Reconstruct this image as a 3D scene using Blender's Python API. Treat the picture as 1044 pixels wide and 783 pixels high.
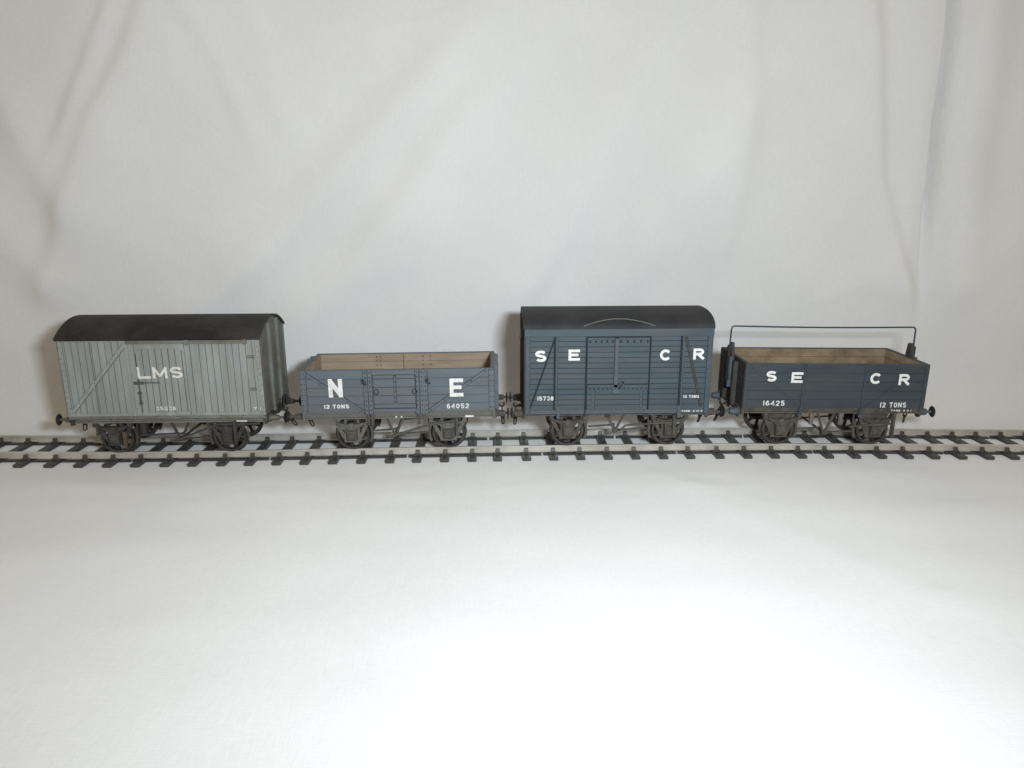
import bpy, bmesh, math, random
from mathutils import Vector, Matrix, noise

# ------------------------------------------------------------------ set-up
# All dimensions below are millimetres of the real models; K turns them into Blender units
# (1 Blender unit = 10 cm of the real table top; the scene's unit scale says so).
K = 0.01
rnd = random.Random(7)
sc = bpy.context.scene
for o in list(bpy.data.objects):
    bpy.data.objects.remove(o)
sc.unit_settings.system = 'METRIC'
sc.unit_settings.scale_length = 0.1
col = sc.collection

# camera: a compact camera on the table, 28 cm in front of the track
PITCH, ROLL, YAW = 0.2528, 0.01315, 0.03139
cy_, sy_ = math.cos(YAW), math.sin(YAW)
F = Vector((sy_*math.cos(PITCH), cy_*math.cos(PITCH), -math.sin(PITCH)))
R = Vector((cy_, -sy_, 0)); U = R.cross(F)
R2 = R*math.cos(ROLL)+U*math.sin(ROLL); U2 = U*math.cos(ROLL)-R*math.sin(ROLL)
CAM = Vector((0, -283.15, 98.69))
cd = bpy.data.cameras.new('camera'); cam = bpy.data.objects.new('camera', cd); col.objects.link(cam)
m3 = Matrix((R2, U2, -F)).transposed()
cam.matrix_world = Matrix.Translation(CAM*K) @ m3.to_4x4()
cd.sensor_width = 36; cd.lens = 750/1044*36; cd.clip_start = 0.05; cd.clip_end = 100
sc.camera = cam

# room light: dim and warm, from all round
w = bpy.data.worlds.new('World'); sc.world = w; w.use_nodes = True
bg = w.node_tree.nodes['Background']
bg.inputs[0].default_value = (1.0, 0.86, 0.65, 1); bg.inputs[1].default_value = 0.35

# the camera's built-in flash: a small lamp just right of and above the lens
ld = bpy.data.lights.new('camera_flash', 'AREA'); ld.shape = 'RECTANGLE'; ld.size = 0.30; ld.size_y = 0.17
ld.energy = 57; ld.color = (0.84, 0.93, 1.0); ld.spread = math.radians(150)
fl = bpy.data.objects.new('camera_flash', ld); col.objects.link(fl)
FD = Vector((-0.12, 1, -0.03)).normalized(); FR = FD.cross(Vector((0, 0, 1))).normalized()
fl.matrix_world = Matrix.Translation(Vector((45, -283, 119))*K) @ Matrix((FR, FR.cross(FD), -FD)).transposed().to_4x4()

sc.view_settings.view_transform = 'Standard'; sc.view_settings.look = 'None'
sc.view_settings.exposure = 0.0; sc.view_settings.gamma = 1.0
sc.render.engine = 'CYCLES'
sc.cycles.max_bounces = 6; sc.cycles.diffuse_bounces = 4; sc.cycles.use_denoising = True
sc.cycles.sample_clamp_indirect = 5

# ------------------------------------------------------------------ materials
def mat(name, base, rough=0.6, var=0.12, dirt=None, dirt_amt=0.35, scale=40, bump=0.0, bscale=300, metal=0.0,
        spec=0.5, stretch=(1, 1, 1), fine=0.0):
    m = bpy.data.materials.new(name); m.use_nodes = True
    nt = m.node_tree; N = nt.nodes; L = nt.links
    b = N['Principled BSDF']
    b.inputs['Roughness'].default_value = rough; b.inputs['Metallic'].default_value = metal
    b.inputs['Specular IOR Level'].default_value = spec
    tc = N.new('ShaderNodeTexCoord'); mp = N.new('ShaderNodeMapping'); mp.inputs['Scale'].default_value = stretch
    L.new(tc.outputs['Object'], mp.inputs[0])
    n1 = N.new('ShaderNodeTexNoise'); n1.inputs['Scale'].default_value = scale; n1.inputs['Detail'].default_value = 6
    n1.inputs['Roughness'].default_value = 0.65
    L.new(mp.outputs[0], n1.inputs['Vector'])
    lo = [c*(1-var) for c in base]; hi = [min(1, c*(1+var)) for c in base]
    r1 = N.new('ShaderNodeValToRGB'); r1.color_ramp.elements[0].position = 0.3; r1.color_ramp.elements[1].position = 0.7
    r1.color_ramp.elements[0].color = (*lo, 1); r1.color_ramp.elements[1].color = (*hi, 1)
    L.new(n1.outputs[0], r1.inputs[0]); out = r1.outputs[0]
    if dirt:
        n2 = N.new('ShaderNodeTexNoise'); n2.inputs['Scale'].default_value = scale*0.42; n2.inputs['Detail'].default_value = 8
        n2.inputs['Roughness'].default_value = 0.7
        mp2 = N.new('ShaderNodeMapping'); mp2.inputs['Location'].default_value = (3.1, 7.7, 1.3)
        mp2.inputs['Scale'].default_value = stretch
        L.new(tc.outputs['Object'], mp2.inputs[0]); L.new(mp2.outputs[0], n2.inputs['Vector'])
        r2 = N.new('ShaderNodeValToRGB'); r2.color_ramp.elements[0].position = 0.42; r2.color_ramp.elements[1].position = 0.72
        r2.color_ramp.elements[0].color = (0, 0, 0, 1); r2.color_ramp.elements[1].color = (dirt_amt,)*3+(1,)
        L.new(n2.outputs[0], r2.inputs[0])
        mx = N.new('ShaderNodeMixRGB'); mx.inputs[2].default_value = (*dirt, 1)
        L.new(r2.outputs[0], mx.inputs[0]); L.new(out, mx.inputs[1]); out = mx.outputs[0]
    if fine:
        n3 = N.new('ShaderNodeTexNoise'); n3.inputs['Scale'].default_value = 420; n3.inputs['Detail'].default_value = 3
        L.new(tc.outputs['Object'], n3.inputs['Vector'])
        mr = N.new('ShaderNodeMapRange'); mr.inputs[3].default_value = 1-fine; mr.inputs[4].default_value = 1+fine
        L.new(n3.outputs[0], mr.inputs[0])
        mu = N.new('ShaderNodeVectorMath'); mu.operation = 'SCALE'
        L.new(out, mu.inputs[0]); L.new(mr.outputs[0], mu.inputs[3]); out = mu.outputs[0]
    L.new(out, b.inputs['Base Color'])
    if bump:
        nb = N.new('ShaderNodeTexNoise'); nb.inputs['Scale'].default_value = bscale; nb.inputs['Detail'].default_value = 4
        L.new(tc.outputs['Object'], nb.inputs['Vector'])
        bp = N.new('ShaderNodeBump'); bp.inputs['Strength'].default_value = bump; bp.inputs['Distance'].default_value = 0.002
        L.new(nb.outputs[0], bp.inputs['Height']); L.new(bp.outputs[0], b.inputs['Normal'])
    return m

BROWN = (0.13, 0.095, 0.06)
M = {
 'lms': mat('light_grey_paint', (0.300, 0.322, 0.312), 0.7, 0.14, (0.20, 0.185, 0.15), 0.7, 16, 0.3, stretch=(2.4, 1, 0.3), fine=0.12),
 'lms_dirty': mat('dirty_light_grey_paint', (0.185, 0.19, 0.17), 0.75, 0.12, (0.12, 0.09, 0.055), 0.8, 22, 0.3, fine=0.15),
 'lms_end': mat('grimy_end_grey_paint', (0.135, 0.133, 0.120), 0.8, 0.15, (0.06, 0.05, 0.035), 0.6, 22, 0.3, fine=0.12),
 'lms_wash': mat('grey_plank_grime', (0.15, 0.158, 0.148), 0.9, 0.2),
 'roof': mat('soot_black_roof', (0.019, 0.018, 0.017), 0.7, 0.3, (0.075, 0.07, 0.065), 0.8, 8, 0.5, 150, spec=0.3),
 'roof2': mat('dark_grey_roof', (0.023, 0.024, 0.028), 0.7, 0.3, (0.058, 0.052, 0.052), 0.75, 8, 0.5, 150, spec=0.3),
 'ne': mat('slate_grey_paint', (0.106, 0.130, 0.152), 0.65, 0.16, (0.13, 0.125, 0.12), 0.8, 16, 0.3, stretch=(0.35, 1, 2.2), fine=0.13),
 'ne_wash': mat('slate_plank_grime', (0.078, 0.090, 0.112), 0.9, 0.2),
 'lms_line': mat('grey_seam_grime_and_edge_shade', (0.082, 0.084, 0.076), 0.9, 0.2),  # seam grime, and the shade painted along the van's irons
 'ne_line': mat('slate_seam_grime_and_edge_shade', (0.032, 0.038, 0.048), 0.9, 0.2),  # dark ironwork and seams, plus painted shadow lines beside the straps
 'ne_dirty': mat('dusty_slate_paint', (0.135, 0.132, 0.118), 0.8, 0.12, (0.15, 0.125, 0.09), 0.6, 25, 0.3, fine=0.15),
 'se': mat('blue_grey_paint', (0.046, 0.070, 0.086), 0.6, 0.18, (0.085, 0.088, 0.088), 0.8, 16, 0.3, stretch=(0.35, 1, 2.6), fine=0.12),
 'se_trim': mat('worn_blue_grey_trim', (0.072, 0.092, 0.110), 0.6, 0.15, (0.09, 0.085, 0.08), 0.6, 30, 0.3, fine=0.12),
 'se_wash_shade': mat('blue_grey_plank_grime_and_edge_shade', (0.016, 0.024, 0.034), 0.9, 0.2),  # grime between planks; also painted shade beside posts and straps
 'so': mat('deep_blue_grey_paint', (0.033, 0.047, 0.057), 0.6, 0.2, (0.062, 0.066, 0.064), 0.8, 16, 0.3, stretch=(0.4, 1, 2.0), fine=0.14),
 'so_wash_shade': mat('deep_blue_grey_grime_and_edge_shade', (0.029, 0.041, 0.050), 0.9, 0.2),  # groove grime, and painted shade at the strap edges
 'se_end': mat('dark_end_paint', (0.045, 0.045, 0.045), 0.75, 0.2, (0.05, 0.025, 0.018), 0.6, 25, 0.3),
 'under': mat('dusty_underframe', (0.088, 0.081, 0.066), 0.8, 0.4, (0.045, 0.036, 0.028), 0.8, 45, 0.4, fine=0.2),
 'under2': mat('grimy_underframe', (0.058, 0.055, 0.047), 0.8, 0.35, (0.035, 0.028, 0.022), 0.8, 45, 0.4, fine=0.2),
 'rusty': mat('rusty_iron', (0.11, 0.075, 0.045), 0.85, 0.35, (0.05, 0.04, 0.035), 0.6, 80),
 'navy': mat('navy_painted_wire', (0.030, 0.048, 0.075), 0.45, 0.2),
 'wheel': mat('brown_black_wheel', (0.014, 0.0125, 0.011), 0.7, 0.2, (0.075, 0.06, 0.045), 0.6, 60, fine=0.2),
 'tyre': mat('dull_steel_tyre', (0.10, 0.092, 0.083), 0.42, 0.2, (0.03, 0.025, 0.02), 0.8, 40, metal=0.6),
 'iron': mat('blackened_iron', (0.022, 0.021, 0.021), 0.55, 0.2, (0.06, 0.05, 0.04), 0.4, 60),
 'brass': mat('dull_metal_shank', (0.16, 0.145, 0.115), 0.5, 0.2, metal=0.4),
 'wood': mat('weathered_plank_wood', (0.35, 0.275, 0.20), 0.8, 0.13, (0.20, 0.13, 0.085), 0.6, 20, 0.4, stretch=(0.35, 1, 2.2), fine=0.10),
 'wood_wash': mat('plank_gap_grime', (0.09, 0.065, 0.045), 0.9, 0.2),
 'wood2': mat('stained_plank_wood', (0.29, 0.215, 0.13), 0.8, 0.2, (0.085, 0.06, 0.035), 1.0, 13, 0.4, stretch=(1, 1, 1.4), fine=0.12),
 'white': mat('white_lettering', (0.82, 0.82, 0.80), 0.6, 0.06, (0.42, 0.42, 0.40), 0.6, 130),
 'cream': mat('faded_white_lettering', (0.80, 0.79, 0.74), 0.6, 0.08, (0.4, 0.4, 0.36), 0.6, 120),
 'rail': mat('nickel_silver_rail', (0.70, 0.675, 0.61), 0.38, 0.12, (0.45, 0.41, 0.34), 0.6, 14, metal=0.5),
 'chair': mat('dark_plastic_chair', (0.062, 0.055, 0.048), 0.5, 0.2, (0.10, 0.085, 0.065), 0.4, 60),
 'sleeper': mat('dark_grey_sleeper', (0.048, 0.049, 0.054), 0.45, 0.2, (0.09, 0.08, 0.07), 0.5, 30, 0.3, stretch=(1.5, 0.4, 1)),
}

def cloth_material():
    m = bpy.data.materials.new('white_cotton_cloth'); m.use_nodes = True
    nt = m.node_tree; N = nt.nodes; L = nt.links; b = N['Principled BSDF']
    b.inputs['Roughness'].default_value = 0.9; b.inputs['Specular IOR Level'].default_value = 0.15; b.inputs['Diffuse Roughness'].default_value = 0.4
    tc = N.new('ShaderNodeTexCoord')
    n1 = N.new('ShaderNodeTexNoise'); n1.inputs['Scale'].default_value = 2.2; n1.inputs['Detail'].default_value = 5
    L.new(tc.outputs['Object'], n1.inputs['Vector'])
    r = N.new('ShaderNodeValToRGB'); r.color_ramp.elements[0].position = 0.3; r.color_ramp.elements[1].position = 0.7
    r.color_ramp.elements[0].color = (0.735, 0.728, 0.722, 1); r.color_ramp.elements[1].color = (0.768, 0.761, 0.755, 1)
    L.new(n1.outputs[0], r.inputs[0])
    # weave: fine threads both ways, breaking up at random
    mp1 = N.new('ShaderNodeMapping'); mp1.inputs['Scale'].default_value = (30, 420, 420)
    mp2 = N.new('ShaderNodeMapping'); mp2.inputs['Scale'].default_value = (420, 30, 30)
    a1 = N.new('ShaderNodeTexNoise'); a1.inputs['Scale'].default_value = 1; a1.inputs['Detail'].default_value = 2
    a2 = N.new('ShaderNodeTexNoise'); a2.inputs['Scale'].default_value = 1; a2.inputs['Detail'].default_value = 2
    for mp, a in ((mp1, a1), (mp2, a2)):
        L.new(tc.outputs['Object'], mp.inputs[0]); L.new(mp.outputs[0], a.inputs['Vector'])
    ad = N.new('ShaderNodeMath'); ad.operation = 'ADD'
    L.new(a1.outputs[0], ad.inputs[0]); L.new(a2.outputs[0], ad.inputs[1])
    mr = N.new('ShaderNodeMapRange'); mr.inputs[1].default_value = 0.6; mr.inputs[2].default_value = 1.4
    mr.inputs[3].default_value = 0.95; mr.inputs[4].default_value = 1.05
    L.new(ad.outputs[0], mr.inputs[0])
    mu = N.new('ShaderNodeVectorMath'); mu.operation = 'SCALE'
    L.new(r.outputs[0], mu.inputs[0]); L.new(mr.outputs[0], mu.inputs[3]); L.new(mu.outputs[0], b.inputs['Base Color'])
    bp = N.new('ShaderNodeBump'); bp.inputs['Strength'].default_value = 0.3; bp.inputs['Distance'].default_value = 0.0015
    L.new(ad.outputs[0], bp.inputs['Height']); L.new(bp.outputs[0], b.inputs['Normal'])
    return m
M['cloth'] = cloth_material()

# ------------------------------------------------------------------ mesh helpers
class MB:
    """collects shapes (mm) and links them as one mesh object"""
    def __init__(self, flip=False):
        self.v = []; self.f = []; self.mi = []; self.sm = []; self.flip = flip
    def add(self, vs, fs, mi=0, smooth=False):
        b = len(self.v)
        if self.flip: vs = [(-x, -y, z) for x, y, z in vs]
        self.v += [tuple(v) for v in vs]
        for f in fs:
            self.f.append([b+i for i in f]); self.mi.append(mi); self.sm.append(smooth)
        return self
    def box(self, x0, x1, y0, y1, z0, z1, mi=0):
        x0, x1 = min(x0, x1), max(x0, x1); y0, y1 = min(y0, y1), max(y0, y1); z0, z1 = min(z0, z1), max(z0, z1)
        vs = [(x, y, z) for z in (z0, z1) for y in (y0, y1) for x in (x0, x1)]
        return self.add(vs, [(0, 2, 3, 1), (4, 5, 7, 6), (0, 1, 5, 4), (2, 6, 7, 3), (0, 4, 6, 2), (1, 3, 7, 5)], mi)
    def bar(self, p, q, wd, y0, y1, mi=0):
        """flat bar in a side face (xz plane) from p=(x,z) to q"""
        dx, dz = q[0]-p[0], q[1]-p[1]; l = math.hypot(dx, dz); nx, nz = -dz/l*wd/2, dx/l*wd/2
        c = [(p[0]+nx, p[1]+nz), (p[0]-nx, p[1]-nz), (q[0]-nx, q[1]-nz), (q[0]+nx, q[1]+nz)]
        return self.prism_y(c, y0, y1, mi)
    def prism_y(self, poly, y0, y1, mi=0, smooth=False):
        a = sum(poly[i][0]*poly[(i+1) % len(poly)][1]-poly[(i+1) % len(poly)][0]*poly[i][1] for i in range(len(poly)))
        if a < 0: poly = poly[::-1]
        n = len(poly); y0, y1 = min(y0, y1), max(y0, y1)
        vs = [(x, y0, z) for x, z in poly]+[(x, y1, z) for x, z in poly]
        fs = [tuple(range(n)), tuple(range(2*n-1, n-1, -1))]
        fs += [(i+n, (i+1) % n+n, (i+1) % n, i) for i in range(n)]
        return self.add(vs, fs, mi, smooth)
    def prism_x(self, poly, x0, x1, mi=0):
        """poly in (y,z)"""
        a = sum(poly[i][0]*poly[(i+1) % len(poly)][1]-poly[(i+1) % len(poly)][0]*poly[i][1] for i in range(len(poly)))
        if a < 0: poly = poly[::-1]
        n = len(poly); x0, x1 = min(x0, x1), max(x0, x1)
        vs = [(x0, y, z) for y, z in poly]+[(x1, y, z) for y, z in poly]
        fs = [tuple(range(n-1, -1, -1)), tuple(range(n, 2*n))]
        fs += [(i, (i+1) % n, (i+1) % n+n, i+n) for i in range(n)]
        return self.add(vs, fs, mi)
    def rod(self, p, q, r0, r1=None, n=10, mi=0, caps=True):
        p, q = Vector(p), Vector(q); r1 = r0 if r1 is None else r1
        d = (q-p).normalized(); u = d.orthogonal().normalized(); v = d.cross(u)
        vs = []
        for c, r in ((p, r0), (q, r1)):
            vs += [tuple(c+(u*math.cos(2*math.pi*i/n)+v*math.sin(2*math.pi*i/n))*r) for i in range(n)]
        self.add(vs, [(i, (i+1) % n, (i+1) % n+n, i+n) for i in range(n)], mi, True)
        if caps: self.add(vs, [tuple(range(n-1, -1, -1)), tuple(range(n, 2*n))], mi)
        return self
    def tube(self, pts, r, n=8, mi=0, closed=False):
        pts = [Vector(p) for p in pts]; m = len(pts); vs = []; up = None
        for i, p in enumerate(pts):
            a = pts[(i-1) % m] if closed or i else p; b = pts[(i+1) % m] if closed or i < m-1 else p
            d = (b-a).normalized()
            u = d.orthogonal().normalized() if up is None else (up-d*up.dot(d)).normalized()
            up = u; v = d.cross(u)
            vs += [tuple(p+(u*math.cos(2*math.pi*k/n)+v*math.sin(2*math.pi*k/n))*r) for k in range(n)]
        fs = []
        for i in range(m if closed else m-1):
            j = (i+1) % m
            fs += [(i*n+k, i*n+(k+1) % n, j*n+(k+1) % n, j*n+k) for k in range(n)]
        self.add(vs, fs, mi, True)
        if not closed: self.add(vs, [tuple(range(n-1, -1, -1)), tuple(range((m-1)*n, m*n))], mi)
        return self
    def ring(self, prof, c, n=40, mi=0):
        """closed profile of (radius, y) swept round the y axis at centre c=(x,z)"""
        m = len(prof); vs = []
        for i in range(n):
            a = 2*math.pi*i/n
            vs += [(c[0]+r*math.cos(a), y, c[1]+r*math.sin(a)) for r, y in prof]
        fs = []
        for i in range(n):
            j = (i+1) % n
            fs += [(i*m+k, j*m+k, j*m+(k+1) % m, i*m+(k+1) % m) for k in range(m)]
        return self.add(vs, fs, mi, False)
    def rivet(self, x, y, z, r=0.22, h=0.16, mi=0):
        """domed rivet on a face whose outward normal is -y"""
        n = 6
        vs = [(x+r*math.cos(a*math.pi*2/n), y, z+r*math.sin(a*math.pi*2/n)) for a in range(n)]
        vs += [(x+r*.55*math.cos(a*math.pi*2/n), y-h, z+r*.55*math.sin(a*math.pi*2/n)) for a in range(n)]
        return self.add(vs, [tuple(range(n, 2*n))]+[(i, (i+1) % n, (i+1) % n+n, i+n) for i in range(n)], mi)
    def build(self, name, mats, parent=None, bevel=0.0):
        me = bpy.data.meshes.new(name)
        me.from_pydata([(x*K, y*K, z*K) for x, y, z in self.v], [], self.f)
        if not isinstance(mats, (list, tuple)): mats = [mats]
        for m in mats: me.materials.append(M[m])
        me.polygons.foreach_set('material_index', self.mi)
        me.polygons.foreach_set('use_smooth', self.sm)
        bm = bmesh.new(); bm.from_mesh(me); bmesh.ops.recalc_face_normals(bm, faces=bm.faces)
        if bevel:
            bmesh.ops.bevel(bm, geom=[e for e in bm.edges if e.is_manifold and e.calc_face_angle(0) > 0.9], offset=bevel*K,
                            segments=1, affect='EDGES', clamp_overlap=True)
        bm.to_mesh(me); bm.free(); me.update()
        o = bpy.data.objects.new(name, me); col.objects.link(o)
        if parent: o.parent = parent
        return o

def thing(name, label, cat, loc=(0, 0, 0), group=None):
    o = bpy.data.objects.new(name, None); col.objects.link(o); o.empty_display_size = 0.05
    o.location = Vector(loc)*K; o['label'] = label; o['category'] = cat
    if group: o['group'] = group
    return o

def share(o, parent, loc=None, rot=None):
    """a copy of a part with its sub-parts, sharing meshes"""
    c = o.copy(); col.objects.link(c); c.parent = parent
    if loc is not None: c.location = Vector(loc)*K
    if rot is not None: c.rotation_euler = rot
    for ch in list(o.children):
        d = ch.copy(); col.objects.link(d); d.parent = c
    return c

# ------------------------------------------------------------------ lettering
def arc(cx, cz, rx, rz, a0, a1, n=10):
    return [(cx+rx*math.cos(math.radians(a0+(a1-a0)*i/n)), cz+rz*math.sin(math.radians(a0+(a1-a0)*i/n))) for i in range(n+1)]
G = {
 'L': [[(0, 1), (0, 0), (1, 0)]],
 'M': [[(0, 0), (0, 1)], [(1, 0), (1, 1)], [(.03, .97), (.5, .1)], [(.97, .97), (.5, .1)]],
 'N': [[(0, 0), (0, 1)], [(1, 0), (1, 1)], [(.04, .93), (.96, .07)]],
 'E': [[(1, 1), (0, 1), (0, 0), (1, 0)], [(0, .52), (.82, .52)]],
 'S': [arc(.5, .76, .48, .24, 25, 250, 9)+arc(.52, .25, .46, .25, 80, -155, 9)],
 'C': [arc(.52, .5, .52, .5, 38, 322, 16)],
 'R': [[(0, 0), (0, 1)], [(0, 1), (.5, 1)]+arc(.6, .75, .36, .25, 80, -80, 6)+[(0, .48)], [(.45, .46), (1, 0)]],
 'T': [[(0, 1), (1, 1)], [(.5, 1), (.5, 0)]],
 'O': [arc(.5, .5, .5, .5, 90, 450, 16)],
 'A': [[(0, 0), (.5, 1), (1, 0)], [(.2, .35), (.8, .35)]],
 '0': [arc(.5, .5, .47, .5, 90, 450, 14)],
 '1': [[(.5, 1), (.5, 0)]],
 '2': [arc(.5, .72, .45, .28, 160, -30, 7)+[(.05, 0), (1, 0)]],
 '3': [arc(.45, .75, .45, .25, 150, -80, 7)+arc(.45, .26, .5, .26, 80, -150, 7)],
 '4': [[(.75, 0), (.75, 1), (0, .3), (1, .3)]],
 '5': [[(.9, 1), (.12, 1), (.08, .55)]+arc(.45, .3, .5, .3, 110, -150, 8)],
 '6': [arc(.55, .5, .5, .5, 55, 200, 7), arc(.5, .29, .45, .29, 90, 450, 12)],
 '7': [[(0, 1), (1, 1), (.4, 0)]],
 '8': [arc(.5, .76, .42, .24, 90, 450, 12), arc(.5, .26, .5, .26, 90, 450, 12)],
 '.': [[(.4, 0), (.4, .08)]], '-': [[(0, .5), (1, .5)]],
}
def ribbon(mb, pts, t, y):
    n = len(pts)
    if n < 2: return
    closed = (Vector(pts[0])-Vector(pts[-1])).length < 1e-5
    vs = []
    for i, p in enumerate(pts):
        a = pts[i-1] if i else (pts[-2] if closed else None); b = pts[i+1] if i < n-1 else (pts[1] if closed else None)
        P = Vector(p); ds = []
        if a is not None and (P-Vector(a)).length > 1e-6: ds.append((P-Vector(a)).normalized())
        if b is not None and (Vector(b)-P).length > 1e-6: ds.append((Vector(b)-P).normalized())
        nn = [Vector((-d.y, d.x)) for d in ds]
        s = sum(nn, Vector((0, 0))); s.normalize()
        k = 1/max(0.42, s.dot(nn[0])); ex = Vector((0, 0))
        if a is None: ex = -ds[0]*t*0.0
        l = P+s*(t/2*k)+ex; r = P-s*(t/2*k)+ex
        vs += [(l.x, y, l.y), (r.x, y, r.y)]
    mb.add(vs, [(2*i, 2*i+1, 2*i+3, 2*i+2) for i in range(n-1)])
def letter(mb, ch, x0, z0, x1, z1, t, y):
    """one painted character filling the box x0..x1, z0..z1 on the face y"""
    for k, st in enumerate(G[ch]):
        pts = [(x0+t/2+(x1-x0-t)*px, z0+t/2+(z1-z0-t)*pz) for px, pz in st]
        a, b = Vector(pts[0]), Vector(pts[-1])
        if (a-b).length > 1e-5:                 # square stroke ends
            d = (a-Vector(pts[1])).normalized(); pts[0] = tuple(a+d*t/2 if ch in 'LET1247' or (ch in 'RMN' and k < 2 and not (ch == 'R' and k == 1)) else a)
            d = (b-Vector(pts[-2])).normalized(); pts[-1] = tuple(b+d*t/2 if ch in 'LET147' or (ch in 'MN' and k < 2) or (ch == 'R' and k != 1) else b)
        ribbon(mb, pts, t*(1.12 if ch == 'N' and k == 2 else 1), y-0.02*k)
def word(parent, text, x0, z0, x1, z1, t, y, m='white', name='lettering', space=0.55, gap=0.28):
    mb = MB(); wts = [space if c == ' ' else (0.35 if c in '1.-' else 1.0) for c in text]
    tot = sum(wts)+gap*(len(text)-1); u = (x1-x0)/tot; x = x0
    for c, wt in zip(text, wts):
        if c != ' ': letter(mb, c, x, z0, x+wt*u, z1, t, y)
        x += (wt+gap)*u
    return mb.build(name, m, parent)

# ------------------------------------------------------------------ the lie of the cloth and the track
ZK = [(-200, -2.83), (-150, -2.85), (-100, -2.13), (-50, -1.07), (0, 0.0), (50, 0.86), (100, 1.37), (150, 1.47), (200, 1.21), (260, 1.1)]
def lie(x):
    """height of the sleeper tops along the track: the track sags a little with the cloth under it"""
    if x <= ZK[0][0]: return ZK[0][1]
    if x >= ZK[-1][0]: return ZK[-1][1]
    for (a, za), (b, zb) in zip(ZK, ZK[1:]):
        if a <= x <= b:
            i = ZK.index((a, za))
            pa = ZK[max(i-1, 0)][1]; pb = ZK[min(i+2, len(ZK)-1)][1]
            t = (x-a)/(b-a); m0 = (zb-pa)/2; m1 = (pb-za)/2
            return (2*t**3-3*t*t+1)*za+(t**3-2*t*t+t)*m0+(-2*t**3+3*t*t)*zb+(t**3-t*t)*m1
RAIL = 2.9      # rail top above sleeper top
SLEEP = 1.25    # sleeper thickness

def bump2(x, z, x0, z0, x1, z1, wd, soft=1.0):
    """gaussian ridge along a segment, fading beyond its ends"""
    dx, dz = x1-x0, z1-z0; l2 = dx*dx+dz*dz; l = math.sqrt(l2)
    t = ((x-x0)*dx+(z-z0)*dz)/l2; d = ((x-x0)*(-dz)+(z-z0)*dx)/l
    e = 0 if 0 <= t <= 1 else (abs(t) if t < 0 else t-1)*l
    return math.exp(-(d/wd)**2-(e/(wd*2.5*soft))**2), d/wd
def step2(x, z, x0, z0, x1, z1, wd, fade):
    """one-sided fold: a soft step across a line"""
    dx, dz = x1-x0, z1-z0; l2 = dx*dx+dz*dz; l = math.sqrt(l2)
    t = ((x-x0)*dx+(z-z0)*dz)/l2; d = ((x-x0)*(-dz)+(z-z0)*dx)/l
    e = 0 if 0 <= t <= 1 else (abs(t) if t < 0 else t-1)*l
    return math.tanh(d/wd)*math.exp(-(d/fade)**2-(e/fade)**2)

def fold(x, z, pts, wl, wr, amp, top=60, bot=17):
    """a hanging fold along a line of points from top to bottom, wl wide on its left flank and wr on its right"""
    if z >= pts[0][1]: cx = pts[0][0]+(z-pts[0][1])*(pts[0][0]-pts[1][0])/(pts[0][1]-pts[1][1]); e = math.exp(-((z-pts[0][1])/top)**2)
    elif z <= pts[-1][1]: cx = pts[-1][0]+(z-pts[-1][1])*(pts[-2][0]-pts[-1][0])/(pts[-2][1]-pts[-1][1]); e = math.exp(-((z-pts[-1][1])/bot)**2)
    else:
        e = 1
        for (xa, za), (xb, zb) in zip(pts, pts[1:]):
            if zb <= z <= za:
                t = (za-z)/(za-zb); cx = xa+(xb-xa)*t
    w_ = wl if x < cx else wr
    return amp*e*math.exp(-((x-cx)/w_)**2)
def wall_relief(x, z):
    """how far the hanging cloth bulges towards the camera (mm)"""
    h = 0.0
    for a in (([(-135, 178), (-144, 155), (-164, 122), (-186, 62)], 9, 32, 3.6),
              ([(-149, 182), (-170, 138), (-176, 125)], 3.5, 6, 1.6), ([(-128, 178), (-112, 150), (-104, 128)], 4, 7, 1.3), ([(-105, 190), (-88, 130)], 9, 7, 1.5),
              ([(-205, 140), (-186, 104), (-182, 96)], 9, 12, 2.0), ([(-214, 90), (-196, 64)], 12, 10, 2.0),
              ([(-60, 112), (-92, 78), (-120, 52)], 14, 12, 3.6), ([(-30, 104), (-60, 66), (-75, 50)], 12, 15, 2.8),
              ([(-6, 150), (-26, 92), (-40, 70)], 22, 18, 3.0), ([(56, 132), (34, 84), (16, 56)], 18, 10, 3.6), ([(96, 110), (70, 70), (56, 50)], 20, 12, 2.4),
              ([(110, 180), (112, 120), (104, 80)], 22, 9, 3.8), ([(140, 178), (137, 90), (140, 70)], 13, 14, 1.6),
              ([(164, 182), (172, 110), (186, 66)], 20, 6, 4.2), ([(190, 182), (190, 100), (192, 60)], 9, 6, 2.6),
              ([(212, 182), (210, 110), (212, 62)], 9, 17, 5.6), ([(246, 182), (242, 90)], 12, 12, 3.0)):
        h += 1.75*fold(x, z, *a)
    # the sharp pleat
    cx = 199.3+0.00025*(z-120)**2
    if z > 40:
        k = 1/(1+math.exp(-(z-84)/12)); h -= 8.0*k*math.exp(-((x-cx)/1.7)**2)
    # small creases
    for a in ((-48, 166, -14, 175, 1.6, 0.7), (-198, 108, -150, 112, 2.0, 0.6), (-200, 124, -150, 119, 2.2, 0.6), (-215, 75, -180, 60, 2.2, 0.5),
              (36, 188, 46, 186, 1.6, 0.9), (72, 186, 84, 178, 2.0, 0.9), (-118, 175, -92, 135, 3.0, 0.8), (150, 52, 176, 62, 3, 0.6)):
        g, _ = bump2(x, z, *a[:5]); h += a[5]*g
    h += 5.2*noise.noise(Vector((x*0.013+z*0.006, z*0.012-x*0.009, 3.3)))
    h += 2.0*noise.noise(Vector((x*0.030+z*0.022, z*0.022-x*0.016, 9.1)))+0.22*noise.noise(Vector((x*0.10+z*0.07, z*0.06-x*0.04, 2.1)))
    return h
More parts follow.
